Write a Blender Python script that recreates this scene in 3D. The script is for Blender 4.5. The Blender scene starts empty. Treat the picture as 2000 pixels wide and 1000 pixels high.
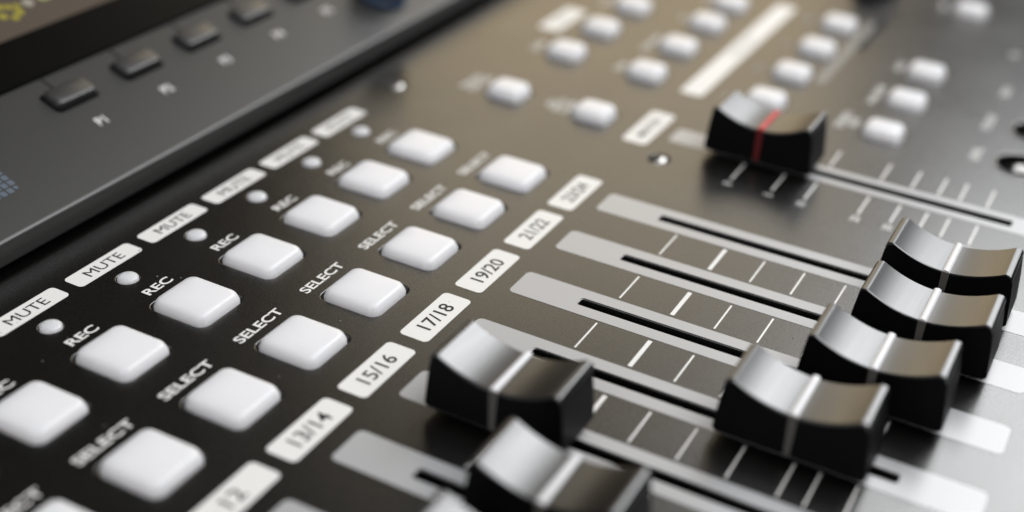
import bpy, bmesh, math, random
from mathutils import Vector, Matrix
random.seed(7)
R = math.radians
PITCH = 0.028                      # metres between two channel faders; u, v, z below are in pitches
sc = bpy.context.scene
col = sc.collection

# ------------------------------------------------------------------ camera
cam_data = bpy.data.cameras.new('camera')
cam = bpy.data.objects.new('camera', cam_data)
col.objects.link(cam)
sc.camera = cam
right = Vector((0.47622291, -0.8778658, 0.05062982)).normalized()
YAW, PITCH_DOWN, ROLL = 0.46690, 0.53630, 0.05890
fwd = Vector((math.cos(PITCH_DOWN)*math.cos(YAW), math.cos(PITCH_DOWN)*math.sin(YAW), -math.sin(PITCH_DOWN)))
r0 = Vector((math.sin(YAW), -math.cos(YAW), 0))
u0 = r0.cross(fwd)
right = math.cos(ROLL)*r0 + math.sin(ROLL)*u0
upv = -math.sin(ROLL)*r0 + math.cos(ROLL)*u0
rot = Matrix((right, upv, -fwd)).transposed()
cam.matrix_world = Matrix.Translation(Vector((-6.87404, -5.23959, 6.83138))*PITCH) @ rot.to_4x4()
cam_data.sensor_width = 36.0
cam_data.lens = 2546.93/2000*36
cam_data.clip_start = 0.01
cam_data.clip_end = 50
cam_data.dof.use_dof = True
cam_data.dof.focus_distance = 12.45*PITCH
cam_data.dof.aperture_fstop = (cam_data.lens/1000)/(0.39*PITCH)

# ------------------------------------------------------------------ world and lamps
world = bpy.data.worlds.new('World')
sc.world = world
world.use_nodes = True
bg = world.node_tree.nodes['Background']
bg.inputs['Color'].default_value = (1.0, 0.93, 0.85, 1)
bg.inputs['Strength'].default_value = 0.01


def area(name, az, el, dist, w, h, radiance, color):
    d = Vector((math.cos(R(el))*math.cos(R(az)), math.cos(R(el))*math.sin(R(az)), math.sin(R(el))))
    li = bpy.data.lights.new(name, 'AREA')
    li.shape = 'RECTANGLE'
    li.size, li.size_y = w, h
    li.energy = radiance*math.pi*w*h
    li.color = color
    o = bpy.data.objects.new(name, li)
    centre = Vector((3*PITCH, 0, 0))
    o.location = centre + d*dist
    o.rotation_euler = (-d).to_track_quat('-Z', 'Y').to_euler()
    col.objects.link(o)
    return o


# the room's lights: tall window ahead on the right, broad skylight at the right, warm lit wall low ahead; plus an added fill lamp behind
area('window_light', -10, 37, 1.8, 0.72, 0.78, 6.4, (0.98, 0.99, 1.0))
area('skylight', -60, 60, 1.8, 2.05, 1.2, 4.0, (0.985, 0.985, 1.0))
area('rear_fill_light', 178, 36, 1.8, 1.6, 1.0, 2.1, (0.985, 0.985, 1.0))  # unseen fill lamp, added to brighten the near sides of the buttons
area('warm_wall_light', 22, 15, 2.2, 0.90, 0.50, 1.75, (1.0, 0.77, 0.46))
area('pale_wall_light', 22, 28.5, 2.2, 1.0, 0.52, 1.6, (1.0, 0.885, 0.69))

sc.view_settings.view_transform = 'Standard'
sc.view_settings.look = 'None'
sc.view_settings.exposure = 0
sc.view_settings.gamma = 1
sc.cycles.use_denoising = True
sc.cycles.max_bounces = 8


# ------------------------------------------------------------------ materials
def mat(name, base, rough=0.5, metal=0.0, spec=0.5, ior=1.5, grain=0.0, grain_scale=3000.0, rough_var=0.0,
        stretch=(1, 1, 1), coat=0.0, sss=0.0, bump_dist=0.00002, tint_var=0.0, emit=None, emit_s=0.0, smudge=0.0):
    m = bpy.data.materials.new(name)
    m.use_nodes = True
    nt = m.node_tree
    b = nt.nodes['Principled BSDF']
    b.inputs['Base Color'].default_value = (*base, 1)
    b.inputs['Roughness'].default_value = rough
    b.inputs['Metallic'].default_value = metal
    b.inputs['Specular IOR Level'].default_value = spec
    b.inputs['IOR'].default_value = ior
    b.inputs['Coat Weight'].default_value = coat
    b.inputs['Coat Roughness'].default_value = 0.12
    if sss:
        b.inputs['Subsurface Weight'].default_value = sss
        b.inputs['Subsurface Radius'].default_value = (1, 0.95, 0.9)
        b.inputs['Subsurface Scale'].default_value = 0.010
    if emit:
        b.inputs['Emission Color'].default_value = (*emit, 1)
        b.inputs['Emission Strength'].default_value = emit_s
    if grain or rough_var or tint_var:
        tc = nt.nodes.new('ShaderNodeTexCoord')
        mp = nt.nodes.new('ShaderNodeMapping')
        mp.inputs['Scale'].default_value = stretch
        nt.links.new(tc.outputs['Object'], mp.inputs['Vector'])
        nz = nt.nodes.new('ShaderNodeTexNoise')
        nz.inputs['Scale'].default_value = grain_scale
        nz.inputs['Detail'].default_value = 3
        nt.links.new(mp.outputs['Vector'], nz.inputs['Vector'])
        if grain:
            bp = nt.nodes.new('ShaderNodeBump')
            bp.inputs['Strength'].default_value = grain
            bp.inputs['Distance'].default_value = bump_dist
            nt.links.new(nz.outputs['Fac'], bp.inputs['Height'])
            nt.links.new(bp.outputs['Normal'], b.inputs['Normal'])
        if rough_var:
            mr = nt.nodes.new('ShaderNodeMapRange')
            mr.inputs['From Min'].default_value = 0.25
            mr.inputs['From Max'].default_value = 0.75
            mr.inputs['To Min'].default_value = rough-rough_var
            mr.inputs['To Max'].default_value = rough+rough_var
            nt.links.new(nz.outputs['Fac'], mr.inputs['Value'])
            out = mr.outputs['Result']
            if smudge:                                  # faint handling marks: patches of slightly different gloss
                n2 = nt.nodes.new('ShaderNodeTexNoise')
                n2.inputs['Scale'].default_value = 30
                n2.inputs['Detail'].default_value = 3
                n2.inputs['Roughness'].default_value = 0.65
                nt.links.new(tc.outputs['Object'], n2.inputs['Vector'])
                m2 = nt.nodes.new('ShaderNodeMapRange')
                m2.inputs['From Min'].default_value = 0.35
                m2.inputs['From Max'].default_value = 0.65
                m2.inputs['To Min'].default_value = -smudge
                m2.inputs['To Max'].default_value = smudge
                nt.links.new(n2.outputs['Fac'], m2.inputs['Value'])
                ad = nt.nodes.new('ShaderNodeMath')
                nt.links.new(out, ad.inputs[0])
                nt.links.new(m2.outputs['Result'], ad.inputs[1])
                out = ad.outputs[0]
            nt.links.new(out, b.inputs['Roughness'])
        if tint_var:
            mx = nt.nodes.new('ShaderNodeMix')
            mx.data_type = 'RGBA'
            mx.inputs['A'].default_value = (*[c*(1-tint_var) for c in base], 1)
            mx.inputs['B'].default_value = (*[min(1, c*(1+tint_var)) for c in base], 1)
            nt.links.new(nz.outputs['Fac'], mx.inputs['Factor'])
            nt.links.new(mx.outputs['Result'], b.inputs['Base Color'])
    return m


M = {}
M['panel'] = mat('panel_paint', (0.004, 0.0038, 0.0034), 0.29, ior=2.0, grain=0.6, grain_scale=2300, rough_var=0.06, bump_dist=0.00003, smudge=0.012)
M['bridge'] = mat('display_unit_paint', (0.026, 0.026, 0.0245), 0.36, ior=1.65, grain=0.3, grain_scale=2600, rough_var=0.03)
M['strip'] = mat('grey_screen_print', (0.43, 0.435, 0.44), 0.34, ior=2.0, grain=0.08, grain_scale=3200)
M['plate'] = mat('cream_screen_print', (0.84, 0.835, 0.805), 0.4, ior=1.7, grain=0.08, grain_scale=3200)
M['print'] = mat('white_screen_print', (0.84, 0.835, 0.805), 0.4, ior=1.7)
M['dim_print'] = mat('pale_grey_lettering', (0.42, 0.42, 0.39), 0.5, spec=0.3)
M['faint_print'] = mat('faint_grey_print', (0.12, 0.125, 0.12), 0.4, ior=2.4)
M['ink'] = mat('dark_lettering', (0.02, 0.02, 0.02), 0.55)
M['white'] = mat('white_button_plastic', (0.89, 0.88, 0.90), 0.3, sss=1.0, grain=0.03, grain_scale=900)
M['metal'] = mat('brushed_aluminium', (0.155, 0.156, 0.157), 0.33, metal=1.0, grain=0.12, grain_scale=2500,
                 stretch=(0.02, 1, 1), rough_var=0.03, bump_dist=0.000003)
M['black'] = mat('black_cap_plastic', (0.003, 0.003, 0.0035), 0.5, spec=0.13, grain=0.1, grain_scale=2500)
M['stem'] = mat('black_stem_metal', (0.01, 0.01, 0.01), 0.4)
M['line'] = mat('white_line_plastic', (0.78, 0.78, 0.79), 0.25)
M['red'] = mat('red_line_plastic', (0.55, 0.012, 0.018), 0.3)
M['line_side_shade'] = mat('shaded_white_line_side', (0.13, 0.122, 0.11), 0.5)  # white line darkened: shade on the cap's side put into the colour
M['red_side_shade'] = mat('shaded_red_line_side', (0.16, 0.004, 0.006), 0.4)  # red line darkened the same way, side shade painted in
M['deep'] = mat('black_chassis', (0.003, 0.003, 0.003), 0.8, spec=0.1)
M['bezel'] = mat('black_gloss_bezel', (0.003, 0.003, 0.003), 0.3, spec=0.1)
M['screen'] = mat('grey_brown_screen', (0.03, 0.025, 0.02), 0.3, spec=0.3, emit=(0.11, 0.085, 0.065), emit_s=0.6)
M['lit_yellow'] = mat('lit_yellow_pixels', (0.1, 0.09, 0.01), 0.4, emit=(0.20, 0.175, 0.02), emit_s=1.0)
M['lit_green'] = mat('lit_green_pixels', (0.1, 0.12, 0.05), 0.4, emit=(0.24, 0.26, 0.10), emit_s=1.0)
M['lit_grey'] = mat('lit_grey_pixels', (0.1, 0.1, 0.08), 0.4, emit=(0.22, 0.20, 0.16), emit_s=1.0)
M['key'] = mat('dark_grey_key_plastic', (0.032, 0.032, 0.0315), 0.36, ior=1.7, grain=0.1, grain_scale=2500)
M['blue_print'] = mat('blue_grey_print', (0.10, 0.125, 0.155), 0.5, spec=0.3)
M['blue'] = mat('blue_knob_rubber', (0.03, 0.065, 0.13), 0.4)
M['knob'] = mat('dark_knob_rubber', (0.008, 0.011, 0.016), 0.5)
M['knurl'] = mat('dark_knurled_metal', (0.45, 0.44, 0.43), 0.25, metal=1.0)
M['collar'] = mat('grey_collar_metal', (0.35, 0.35, 0.35), 0.35, metal=1.0)
M['chrome'] = mat('polished_steel', (0.75, 0.74, 0.72), 0.3, metal=1.0)
M['screw'] = mat('black_screw_steel', (0.75, 0.74, 0.72), 0.32, metal=1.0)
M['dust'] = mat('dust_speck', (0.2, 0.195, 0.185), 0.8)


# ------------------------------------------------------------------ helpers (pitch units in, metres out)
def V(u, v, z):
    return (u*PITCH, -v*PITCH, z*PITCH)


def link(name, me, m, parent=None, loc=None):
    o = bpy.data.objects.new(name, me)
    if m is not None and not me.materials:
        me.materials.append(m)
    col.objects.link(o)
    if parent:
        o.parent = parent
    if loc is not None:
        o.location = loc
    return o


def from_bm(name, bm, smooth=None):
    me = bpy.data.meshes.new(name)
    bm.normal_update()
    bm.to_mesh(me)
    bm.free()
    if smooth is not None:
        for p in me.polygons:
            p.use_smooth = True
        if smooth < 180:
            me.set_sharp_from_angle(angle=R(smooth))
    return me


def rrect(cx, cy, w, h, r, n=6):
    """rounded rectangle, anticlockwise"""
    pts = []
    for sx, sy, a0 in ((1, 1, 0), (-1, 1, 90), (-1, -1, 180), (1, -1, 270)):
        for k in range(n+1):
            a = R(a0+90*k/n)
            pts.append((cx+sx*(w/2-r)+r*math.cos(a), cy+sy*(h/2-r)+r*math.sin(a)))
    return pts


def circ(cx, cy, r, n=32):
    return [(cx+r*math.cos(2*math.pi*k/n), cy+r*math.sin(2*math.pi*k/n)) for k in range(n)]


def curve_mesh(name, loops, extrude=0.0, bevel=0.0, z=0.0):
    """flat shape with holes; loops are in (x, y) pitch units, first one outer"""
    cu = bpy.data.curves.new(name, 'CURVE')
    cu.dimensions = '2D'
    cu.fill_mode = 'BOTH'
    cu.extrude = extrude*PITCH
    cu.bevel_depth = bevel*PITCH
    cu.bevel_resolution = 2
    cu.offset = -bevel*PITCH
    for lp in loops:
        s = cu.splines.new('POLY')
        s.points.add(len(lp)-1)
        for p, (x, y) in zip(s.points, lp):
            p.co = (x*PITCH, y*PITCH, 0, 1)
        s.use_cyclic_u = True
    o = bpy.data.objects.new(name, cu)
    col.objects.link(o)
    dg = bpy.context.evaluated_depsgraph_get()
    me = bpy.data.meshes.new_from_object(o.evaluated_get(dg))
    bpy.data.objects.remove(o)
    me.name = name
    for v in me.vertices:
        v.co.z += z*PITCH
    if extrude == 0:
        flip = [p.index for p in me.polygons if p.normal.z < 0]
        if flip:
            me.flip_normals()
    return me


def flat(name, pts, z):
    bm = bmesh.new()
    bm.faces.new([bm.verts.new((x*PITCH, y*PITCH, z*PITCH)) for x, y in pts])
    me = from_bm(name, bm)
    if me.polygons[0].normal.z < 0:
        me.flip_normals()
    return me


_text = {}


def text_mesh(s, size, bold=0.0, space=1.0, width=None, line=0.9):
    """flat lettering centred on the origin; size is the height of a capital, width stretches the line"""
    k = (s, size, bold, space, width)
    if k in _text:
        return _text[k]
    cu = bpy.data.curves.new('lettering', 'FONT')
    cu.body = s
    cu.size = 1.0
    cu.align_x = 'CENTER'
    cu.space_character = space
    cu.space_line = line
    cu.offset = bold
    cu.resolution_u = 4
    o = bpy.data.objects.new('lettering', cu)
    col.objects.link(o)
    dg = bpy.context.evaluated_depsgraph_get()
    me = bpy.data.meshes.new_from_object(o.evaluated_get(dg))
    bpy.data.objects.remove(o)
    xs = [v.co.x for v in me.vertices]
    ys = [v.co.y for v in me.vertices]
    nlines = s.count('\n')+1
    cap = (max(ys)-min(ys)) if nlines == 1 else (max(ys)-min(ys))/(1+(nlines-1)*1.28)
    f = size/cap
    fx = f if width is None else width/(max(xs)-min(xs))
    mx, my = (max(xs)+min(xs))/2, (max(ys)+min(ys))/2
    for v in me.vertices:
        v.co = ((v.co.x-mx)*fx*PITCH, (v.co.y-my)*f*PITCH, 0)
    me.name = 'lettering'
    _text[k] = me
    return me


def lettering(s, u, v, size, m, parent, z=0.003, **kw):
    me = text_mesh(s, size, **kw)
    key = (me.name, m.name)
    if me.materials and me.materials[0] != m:
        me = me.copy()
        me.materials.clear()
    return link('lettering', me, m, parent, V(u, v, z))


def rings(name, levels, top_centre=None, smooth=40):
    """loft: list of loops (each a list of (x,y,z)) with equal counts; caps the last"""
    bm = bmesh.new()
    rows = [[bm.verts.new((x*PITCH, y*PITCH, z*PITCH)) for x, y, z in lp] for lp in levels]
    n = len(rows[0])
    for a, b in zip(rows, rows[1:]):
        for k in range(n):
            bm.faces.new((a[k], a[(k+1) % n], b[(k+1) % n], b[k]))
    if top_centre is not None:
        c = bm.verts.new((top_centre[0]*PITCH, top_centre[1]*PITCH, top_centre[2]*PITCH))
        for k in range(n):
            bm.faces.new((rows[-1][k], rows[-1][(k+1) % n], c))
    else:
        bm.faces.new(rows[-1])
    return from_bm(name, bm, smooth)


def box(bm, x0, x1, y0, y1, z0, z1):
    vs = [bm.verts.new((x*PITCH, y*PITCH, z*PITCH)) for x in (x0, x1) for y in (y0, y1) for z in (z0, z1)]
    for f in ((0, 1, 3, 2), (4, 6, 7, 5), (0, 4, 5, 1), (2, 3, 7, 6), (0, 2, 6, 4), (1, 5, 7, 3)):
        bm.faces.new([vs[i] for i in f])


def thing(name, label, cat, loc=(0, 0, 0), group=None):
    o = bpy.data.objects.new(name, None)
    o.empty_display_size = 0.02
    col.objects.link(o)
    o.location = loc
    o['label'] = label
    o['category'] = cat
    if group:
        o['group'] = group
    return o


# ------------------------------------------------------------------ layout
CH = range(-2, 6)                       # channel index; 0 = plate 13/14
MASTER_U = 7.068
SLOT0, SLOT1, SLOT_W = 1.035, 4.40, 0.11
SEL_V, REC_V, MUTE_V, PLATE_V, MUTEPLATE_V = -0.795, -2.025, -2.86, 0.0, -3.222
BTN_W, BTN_D, BTN_H = 0.595, 0.635, 0.085
small_buttons = [(7.10, -1.89), (7.12, -0.67), (8.77, -1.88), (8.75, -0.65), (9.89, -0.65), (11.03, -0.65), (12.06, -0.66),
                 (9.89, -1.87), (11.04, -1.86), (8.81, 1.03), (9.90, 1.03), (11.02, 1.04), (12.18, 1.03),
                 (11.03, 2.61), (9.87, 2.62), (8.71, 2.61), (14.06, 2.61)]
SM_W, SM_D, SM_H = 0.455, 0.49, 0.12
screws = [(6.38, -3.264), (6.336, 0.455)]
knob_holes = [(8.68, 4.28), (9.80, 4.28), (10.95, 4.28), (12.4, 4.28)]

console = thing('mixing_console', 'dark grey audio mixing console with white push buttons, fader slots and a raised display unit', 'mixing console')

# panel with real openings
PX0, PX1, PV0, PV1 = -4.5, 17.5, -3.79, 7.5
loops = [[(PX0, -PV1), (PX1, -PV1), (PX1, -PV0), (PX0, -PV0)]]
for c in list(CH)+[MASTER_U]:
    loops.append(rrect(c, -(SLOT0+SLOT1)/2, SLOT_W if c != MASTER_U else 0.135, SLOT1-SLOT0, 0.025, 3))
for c in CH:
    for v in (SEL_V, REC_V):
        loops.append(rrect(c-0.012, -v, BTN_W+0.045, BTN_D+0.045, 0.10, 5))
    if c >= -1:
        loops.append(circ(c-0.035, -MUTE_V, 0.112, 24))
for c, v in small_buttons:
    loops.append(rrect(c-0.10, -(v-.055), SM_W+0.04, SM_D+0.04, 0.09, 4))
for c, v in screws:
    loops.append(circ(c, -v, 0.13, 24))
for c, v in knob_holes:
    loops.append(circ(c, -v, 0.33, 36))
panel = link('control_panel', curve_mesh('control_panel', loops, 0.045, 0.012, -0.057), M['panel'], console)
bm = bmesh.new()
box(bm, PX0+0.05, PX1-0.05, -PV1+0.05, -PV0-0.05, -1.6, -0.38)
link('chassis', from_bm('chassis', bm), M['deep'], console)

# printed fader strips
strip_me = curve_mesh('fader_strip', [rrect(0, -(0.35+5.09)/2, 0.44, 5.09-0.35, 0.06, 5),
                                      rrect(0, -(SLOT0+SLOT1)/2, SLOT_W+0.026, SLOT1-SLOT0+0.026, 0.03, 3)], z=0.002)
for c in CH:
    link('fader_strip', strip_me, M['strip'], console, V(c, 0, 0))
mstrip = curve_mesh('fader_strip', [rrect(0, -(0.345+5.09)/2, 0.40, 5.09-0.345, 0.06, 5),
                                    rrect(0, -(SLOT0+SLOT1)/2, 0.135+0.026, SLOT1-SLOT0+0.026, 0.03, 3)], z=0.002)
link('fader_strip', mstrip, M['strip'], console, V(MASTER_U, 0, 0))

# tick marks
TICKS = [(1.337, .019), (1.89, .044), (2.325, .019), (2.753, .019), (3.184, .019), (3.613, .019), (3.835, .019), (4.147, .019)]
tick_me = {}
for w in (.019, .044, .024):
    tick_me[w] = flat('tick_mark', [(-.24, -w/2), (.24, -w/2), (.24, w/2), (-.24, w/2)], 0.002)
for c in range(-2, 5):
    for v, w in TICKS:
        link('tick_mark', tick_me[w], M['print'], console, V(c+.5, v, 0))
MT = [(1.37, '0'), (1.865, '5'), (2.25, '10'), (2.868, '20'), (3.228, '30'), (3.537, '40'), (3.78, '50'), (4.087, '60')]
for v, s in MT:
    link('tick_mark', tick_me[.024], M['print'], console, V(7.55, v, 0))
    link('tick_mark', tick_me[.024], M['print'], console, V(6.555, v, 0))
    lettering(s, 6.19, v, .10, M['print'], console, bold=.01)

# channel plates
plate_me = flat('channel_plate', rrect(0, 0, .84, .31, .052, 5), 0.002)
for c, s in zip(range(-2, 6), ('11', '12', '13/14', '15/16', '17/18', '19/20', '21/22', '23/24')):
    p = link('channel_plate', plate_me, M['plate'], console, V(c+.005, PLATE_V, 0))
    w = .47 if '/' in s else .20
    link('lettering', text_mesh(s, .155, .010, width=w), M['ink'], p, V(0.0, 0.0, 0.004))
p = link('channel_plate', flat('channel_plate', rrect(0, 0, 1.0, .32, .06, 5), 0.002), M['plate'], console, V(MASTER_U+.01, .01, 0))
link('lettering', text_mesh('MASTER', .12, .004, width=.62), M['ink'], p, V(0, 0, .004))

mute_me = flat('mute_plate', rrect(0, 0, .86, .245, .05, 5), 0.002)
for c in range(-1, 6):
    p = link('mute_plate', mute_me, M['plate'], console, V(c+.027, MUTEPLATE_V, 0))
    link('lettering', text_mesh('MUTE', .128, .0, width=.48), M['ink'], p, V(0.0, 0, 0.004))

# white lettering beside the buttons
for c in CH:
    lettering('SELECT', c-.01, SEL_V-.505, .115, M['print'], console, bold=.022, width=.64)
    lettering('REC', c+.01, REC_V-.50, .115, M['print'], console, bold=.022, width=.345)


# buttons
def button_mesh(name, w, d, h, r):
    def lp(inset, z, rr):
        return [(x, y, z) for x, y in rrect(0, 0, w-2*inset, d-2*inset, rr, 6)]
    def dome(f, z):
        return [(x*f, y*f, z) for x, y in rrect(0, 0, w-.18, d-.18, r*.75, 6)]
    lv = [lp(0, -.2, r), lp(0, .0, r), lp(.012, h*.42, r), lp(.020, h*.66, r), lp(.030, h*.83, r*.95), lp(.044, h*.945, r*.9), lp(.066, h, r*.85),
          dome(1, h+.002), dome(.85, h+.0035), dome(.65, h+.0052), dome(.45, h+.0065), dome(.25, h+.0075)]
    return rings(name, lv, (0, 0, h+.008), 180)


big = button_mesh('push_button', BTN_W, BTN_D, BTN_H, .088)
small = button_mesh('push_button', SM_W, SM_D, SM_H, .085)
for c in CH:
    link('select_button', big, M['white'], console, V(c-.012, SEL_V, random.uniform(-.004, .004)))
    link('rec_button', big, M['white'], console, V(c-.012, REC_V, random.uniform(-.004, .004)))
for c, v in small_buttons:
    link('push_button', small, M['white'], console, V(c-.10, v-.055, 0))
lv = []
for k in range(7):
    a = R(90*k/7)
    lv.append([(x, y, .038*math.sin(a)) for x, y in circ(0, 0, .104*math.cos(a)**.7, 24)])
lv.insert(0, [(x, y, -.2) for x, y in circ(0, 0, .104, 24)])
mute_btn = rings('mute_button', lv, (0, 0, .0385), 180)
for c in range(-1, 6):
    link('mute_button', mute_btn, M['white'], console, V(c-.035, MUTE_V, 0))

# lettering around the small buttons (out of focus in the photograph)
for s, u, v, h in (('TRACK\nSTATUS', 7.05, -2.46, .11), ('ALL\nINPUT\nCLEAR', 7.05, -1.22, .10), ('SEND', 8.70, -2.38, .11), ('PAN', 8.68, -1.10, .11),
                   ('DYNAMIC', 9.76, -1.10, .11), ('EQ', 11.0, -1.10, .11), ('SURR', 12.1, -1.1, .11), ('ASSIGN', 11.0, -2.36, .11),
                   ('STEREO\nBUS', 8.74, 2.08, .11), ('MACHINE', 9.81, 2.155, .11), ('MIDI', 11.0, 2.18, .11), ('SHIFT', 14.0, 2.137, .11),
                   ('LEVEL', 8.70, 3.69, .11), ('STUDIO', 9.78, 3.64, .11), ('SOLO', 10.95, 3.64, .11), ('TB', 12.45, 3.5, .11),
                   ('1-16', 8.55, .50, .10), ('17-32', 9.75, .50, .09), ('33', 10.9, .52, .09), ('MAST', 12.1, .50, .10)):
    lettering(s, u, v, h, M['dim_print'] if v < 1.5 and v > -.9 and u > 9 else M['print'], console, bold=.015)

# light plates and bars at the back
p = link('legend_plate', flat('legend_plate', rrect(0, 0, 1.0, .34, .06, 5), 0.002), M['plate'], console, V(9.84, -2.57, 0))
link('lettering', text_mesh('EFFECT', .1, 0), M['dim_print'], p, V(0, 0, .004))
p = link('legend_bar', flat('legend_bar', rrect(0, 0, 4.1, .31, .06, 5), 0.002), M['plate'], console, V(10.40, .05, 0))
link('lettering', text_mesh('FADER LAYER', .1, 0), M['dim_print'], p, V(0, 0, .004))
link('printed_line', flat('printed_line', rrect(0, 0, 2.75, .13, .03, 4), 0.002), M['faint_print'], console, V(11.12, 1.38, 0))
lens = rings('indicator_lens', [[(x, y, -.02) for x, y in rrect(0, 0, 1.3, .10, .04, 4)], [(x, y, .018) for x, y in rrect(0, 0, 1.3, .10, .04, 4)],
                                [(x, y, .025) for x, y in rrect(0, 0, 1.28, .08, .035, 4)]], None, 40)
link('indicator_lens', lens, M['bezel'], console, V(12.0, 1.50, 0))

# recessed screws
for c, v in screws:
    lv = [[(x, y, z) for x, y in circ(0, 0, r, 24)] for r, z in ((.10, -.2), (.10, -.045), (.093, -.012), (.075, .012), (.045, .028))]
    s = link('screw', rings('screw', lv, (0, 0, .033), 180), M['screw'], console, V(c+.01, v+.01, -.01))
    bm = bmesh.new()
    box(bm, -.04, .04, -.008, .008, .0, .034)
    box(bm, -.008, .008, -.04, -.0085, .0, .0342)
    box(bm, -.008, .008, .0085, .04, .0, .0342)
    link('drive_recess', from_bm('drive_recess', bm), M['deep'], s)

# recessed trim knobs at the right edge
for c, v in knob_holes:
    ring = []
    prof = ((.33, -.02), (.34, .008), (.345, .014), (.355, .014), (.365, .008), (.366, -.02))
    lv = [[(x, y, z) for x, y in circ(0, 0, r, 40)] for r, z in prof]
    bm = bmesh.new()
    rows = [[bm.verts.new((x*PITCH, y*PITCH, z*PITCH)) for x, y, z in lp] for lp in lv]
    for a, b in zip(rows, rows[1:]):
        for k in range(40):
            bm.faces.new((a[k], b[k], b[(k+1) % 40], a[(k+1) % 40]))
    n = 36
    tooth = lambda r: [(r*(1 if k % 2 else .84)*math.cos(2*math.pi*k/n), r*(1 if k % 2 else .84)*math.sin(2*math.pi*k/n)) for k in range(n)]
    lv = [[(x, y, z) for x, y in tooth(r)] for r, z in ((.15, -.36), (.15, -.06), (.13, -.03))]
    kn = link('trim_knob', rings('trim_knob', lv, (0, 0, -.029), 20), M['knurl'], console, V(c, v, 0))
    link('knob_collar', from_bm('knob_collar', bm, 180), M['collar'], kn)

# fine dust on the dark end of the panel
bm = bmesh.new()
for k in range(40):
    u, v = random.uniform(-1.5, 6.5), random.triangular(-3.75, 5, -3.6)
    r = random.uniform(.003, .007)
    box(bm, u-r, u+r*random.uniform(.6, 1.6), -v-r, -v+r, .0005, .005)
d = link('dust', from_bm('dust', bm), M['dust'], console)
d['kind'] = 'stuff'

# ------------------------------------------------------------------ raised display unit (tilted 20 degrees)
TILT = R(20)
VE, ZE = -3.91, 0.30
unit = bpy.data.objects.new('display_unit', None)
# body profile in local (y up the slope, z normal) coordinates
def to_local(v, z):
    dy, dz = (-v)-(-VE), z-ZE
    return (dy*math.cos(TILT)+dz*math.sin(TILT), -dy*math.sin(TILT)+dz*math.cos(TILT))


prof = [to_local(-3.885, .08), to_local(-3.878, .11)]
r = .035
pa = to_local(-3.908, .255)
prof.append(pa)
for k in range(6):
    t = k/5
    # small roll from front face to top face
    a, b, c2 = Vector(pa), Vector(to_local(VE, ZE)), Vector((.05, 0))
    q = a*(1-t)**2+b*2*t*(1-t)+c2*t*t
    if k:
        prof.append(tuple(q))
prof += [(7.5, 0), (7.5, -.5), to_local(-4.2, -.3), to_local(-4.2, .06)]
bm = bmesh.new()
X0, X1 = -6.0, 20.0
va = [bm.verts.new((X0*PITCH, y*PITCH, z*PITCH)) for y, z in prof]
vb = [bm.verts.new((X1*PITCH, y*PITCH, z*PITCH)) for y, z in prof]
n = len(prof)
for k in range(n):
    bm.faces.new((va[k], vb[k], vb[(k+1) % n], va[(k+1) % n]))
bm.faces.new(va)
bm.faces.new(vb[::-1])
bmesh.ops.recalc_face_normals(bm, faces=bm.faces[:])
unit = link('display_unit', from_bm('display_unit', bm, 50), M['bridge'], console, V(0, VE, ZE))
unit.rotation_euler = (TILT, 0, 0)


def L(u, s, z):
    return (u*PITCH, s*PITCH, z*PITCH)


# bezel, screen
bm = bmesh.new()
box(bm, -6, 12, 1.675, 2.36, -.02, .03)
bmesh.ops.bevel(bm, geom=bm.edges[:], offset=.015*PITCH, segments=2, affect='EDGES')
link('bezel', from_bm('bezel', bm, 40), M['bezel'], unit)
bm = bmesh.new()
box(bm, -6, 12, 2.375, 5.5, -.02, .012)
scr = link('screen', from_bm('screen', bm), M['screen'], unit)
for gx, gy, gr in ((3.02, 2.72, .055), (3.10, 2.88, .06), (3.20, 2.83, .05), (3.24, 2.70, .06), (3.13, 2.64, .05), (3.30, 2.80, .045)):
    link('screen_graphic', flat('screen_graphic', circ(0, 0, gr, 12), .014), M['lit_yellow'], unit, L(gx, gy, 0))
link('screen_graphic', flat('screen_graphic', rrect(0, 0, .3, .16, .04, 4), .014), M['lit_green'], unit, L(3.78, 2.82, 0))
link('screen_graphic', flat('screen_graphic', circ(0, 0, .07, 16), .014), M['lit_grey'], unit, L(3.46, 2.79, 0))
link('screen_graphic', flat('screen_graphic', rrect(0, 0, .35, .1, .03, 4), .014), M['lit_yellow'], unit, L(2.55, 2.85, 0))

# function keys with their wells and marks
well = flat('key_well', rrect(0, 0, .63, .34, .06, 5), .002)
lv = [[(x, y, z) for x, y in rrect(0, 0, .56-2*i, .26-2*i, .045, 5)] for i, z in ((0, .0), (0, .055), (.012, .078), (.03, .085))]
keym = rings('function_key', lv, None, 40)
groove = flat('guide_line', [(-.012, 0), (.012, 0), (.012, .20), (-.012, .20)], .003)
for k in range(6):
    u = 2.62+1.058*k
    key = link('function_key', keym, M['key'], unit, L(u, 1.30, 0))
    link('key_well', well, M['deep'], unit, L(u-.01, 1.285, 0))
    link('guide_line', groove, M['deep'], unit, L(u-.06, 1.46, 0))
    link('lettering', text_mesh('P%d' % (k+1), .12, .012), M['print'], unit, L(u-.03, .80, .004))

# printed logo of small squares, only its lower right corner in view
bm = bmesh.new()
for i in range(7):
    for j in range(7):
        if (i, j) in ((0, 0), (6, 0), (0, 6), (6, 6)):
            pts = circ(1.108-.0865*i+(.008 if i else -.008), .510+.0865*j+(-.008 if j else .008), .028, 8)
        else:
            pts = rrect(1.108-.0865*i, .510+.0865*j, .069, .069, .012, 2)
        bm.faces.new([bm.verts.new((x*PITCH, y*PITCH, .003*PITCH)) for x, y in pts])
link('logo', from_bm('logo', bm), M['blue_print'], unit)


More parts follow.
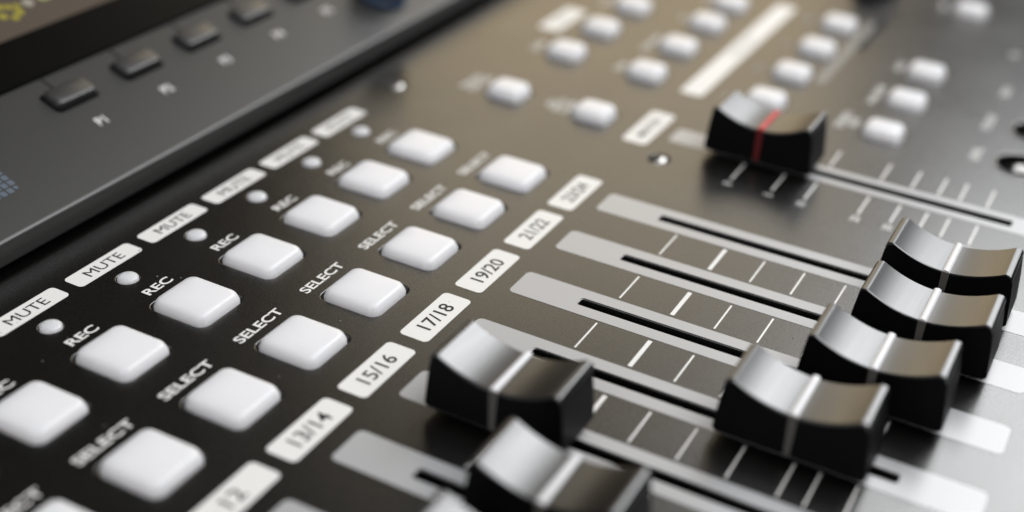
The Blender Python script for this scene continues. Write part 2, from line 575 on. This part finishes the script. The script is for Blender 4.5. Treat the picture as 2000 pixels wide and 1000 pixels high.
def rotary(name, parent, loc, r, h, skirt='blue'):
    lv = [[(x, y, z) for x, y in circ(0, 0, rr, 40)] for rr, z in ((r, .0), (r*1.0, h*.2), (r*.88, h*.32), (r*.82, h*.9), (r*.74, h))]
    k = link(name, rings(name, lv, (0, 0, h), 35), M['knob'], parent, loc)
    lv = [[(x, y, z) for x, y in circ(0, 0, rr, 40)] for rr, z in ((r*1.02, .0), (r*1.08, .02), (r*1.08, h*.16), (r*1.01, h*.2))]
    link('knob_skirt', rings('knob_skirt', lv, None, 35), M[skirt], k)
    return k


rotary('rotary_knob', unit, L(7.9, .66, 0), .36, .55)
rotary('rotary_knob', console, V(14.1, .98, 0), .38, .55, 'knob')

# ------------------------------------------------------------------ fader caps
HALF = .305
SADDLE = [(k/20*.52, .489+.53*(k/20*.52)**2) for k in range(-20, 21)]
TOP = ([(-.605, .585), (-.602, .604), (-.595, .620), (-.583, .632), (-.568, .637), (-.545, .638), (-.529, .637)] + SADDLE +
       [(.529, .637), (.545, .638), (.568, .637), (.583, .632), (.595, .620), (.602, .604), (.605, .585)])


def cap_body():
    bm = bmesh.new()
    prof = [(v, z-.014) for v, z in TOP]+[(.628, .40), (.645, .22), (.655, .10), (.62, .07), (-.62, .07), (-.655, .10), (-.645, .22), (-.628, .40)]
    a = [bm.verts.new((-HALF*PITCH, -v*PITCH, z*PITCH)) for v, z in prof]
    b = [bm.verts.new((HALF*PITCH, -v*PITCH, z*PITCH)) for v, z in prof]
    n = len(prof)
    fa = bm.faces.new(a[::-1])
    fb = bm.faces.new(b)
    for k in range(n):
        bm.faces.new((a[k], a[(k+1) % n], b[(k+1) % n], b[k]))
    bmesh.ops.recalc_face_normals(bm, faces=bm.faces[:])
    edges = [e for e in bm.edges if fa in e.link_faces or fb in e.link_faces]
    bmesh.ops.bevel(bm, geom=edges, offset=.012*PITCH, segments=2, affect='EDGES')
    return from_bm('cap_body', bm, 35)


def cap_top():
    bm = bmesh.new()
    w = HALF-.002
    prof = TOP
    low = [(v*.985, z-.022) for v, z in TOP]
    rows = []
    for (v, z), (v2, z2) in zip(prof, low):
        rows.append([bm.verts.new((x*PITCH, -vv*PITCH, zz*PITCH)) for x, vv, zz in
                     ((-w-.004, v2, z2), (-w-.004, v, z-.006), (-w+.006, v, z), (w-.006, v, z), (w+.004, v, z-.006), (w+.004, v2, z2))])
    for a, b in zip(rows, rows[1:]):
        for k in range(5):
            bm.faces.new((a[k], a[k+1], b[k+1], b[k]))
    bmesh.ops.recalc_face_normals(bm, faces=bm.faces[:])
    me = from_bm('metal_top', bm, 22)
    if sum(p.normal.z for p in me.polygons) < 0:
        me.flip_normals()
    return me


def cap_line():
    bm = bmesh.new()
    pr = [(-.037, 0), (-.033, .011), (-.018, .020), (0, .023), (.018, .020), (.033, .011), (.037, 0)]
    path = [(-HALF-.006, .10, 'x'), ]
    # top bar
    z0 = .490
    a = [bm.verts.new(((-HALF-.008)*PITCH, v*PITCH, (z0+h)*PITCH)) for v, h in pr]
    b = [bm.verts.new(((HALF+.008)*PITCH, v*PITCH, (z0+h)*PITCH)) for v, h in pr]
    for k in range(len(pr)-1):
        bm.faces.new((a[k], a[k+1], b[k+1], b[k]))
    for s, row in ((-1, a), (1, b)):
        lo = [bm.verts.new((s*(HALF+.003)*PITCH, v*PITCH, .09*PITCH)) for v in (-.026, .026)]
        hi = [bm.verts.new((s*(HALF+.008)*PITCH, v*PITCH, z0*PITCH)) for v in (-.037, .037)]
        bm.faces.new((lo[0], lo[1], hi[1], hi[0])).material_index = 1  # side face takes the copy with shade in its colour
        bm.faces.new(row)
        lo2 = [bm.verts.new((s*(HALF-.02)*PITCH, v*PITCH, .09*PITCH)) for v in (-.026, .026)]
        hi2 = [bm.verts.new((s*(HALF-.02)*PITCH, v*PITCH, z0*PITCH)) for v in (-.037, .037)]
        bm.faces.new((lo[0], hi[0], hi2[0], lo2[0]))
        bm.faces.new((lo[1], lo2[1], hi2[1], hi[1]))
        bm.faces.new((lo[0], lo2[0], lo2[1], lo[1]))
    bmesh.ops.recalc_face_normals(bm, faces=bm.faces[:])
    return from_bm('centre_line', bm, 60)


body_me, top_me, line_me = cap_body(), cap_top(), cap_line()
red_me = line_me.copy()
for me, ms in ((body_me, ('black',)), (top_me, ('metal',)), (line_me, ('line', 'line_side_shade')), (red_me, ('red', 'red_side_shade'))):
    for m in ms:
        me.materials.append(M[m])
bm = bmesh.new()
box(bm, -.02, .02, -.12, .12, -.36, .2)
stem_me = from_bm('stem', bm)
caps = [
    (5, 4.09, 'silver-topped fader cap on the 23/24 strip, rearmost of the four at right'),
    (4, 4.10, 'silver-topped fader cap on the 21/22 strip, second from rear of four at right'),
    (3, 3.92, 'silver-topped fader cap on the 19/20 strip, third from rear of four at right'),
    (2, 3.535, 'silver-topped fader cap on the 17/18 strip, frontmost of the four at right'),
    (1, 1.326, 'silver-topped black fader cap standing alone right beside the 15/16 plate'),
    (0, 2.275, 'silver-topped fader cap on the 13/14 strip, cut by the bottom edge'),
    (-1, 2.25, 'blurred fader cap of strip 12, only its silver corner showing at bottom'),
    (MASTER_U, 1.495, 'black fader cap with a red centre line on the lone rear fader'),
]
for k, (c, v, lab) in enumerate(caps):
    t = thing('fader_cap', lab, 'fader cap', V(c, v, 0), 'fader caps on the console')
    link('cap_body', body_me, None, t)
    link('metal_top', top_me, None, t)
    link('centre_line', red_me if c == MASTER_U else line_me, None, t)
    link('stem', stem_me, M['stem'], t)
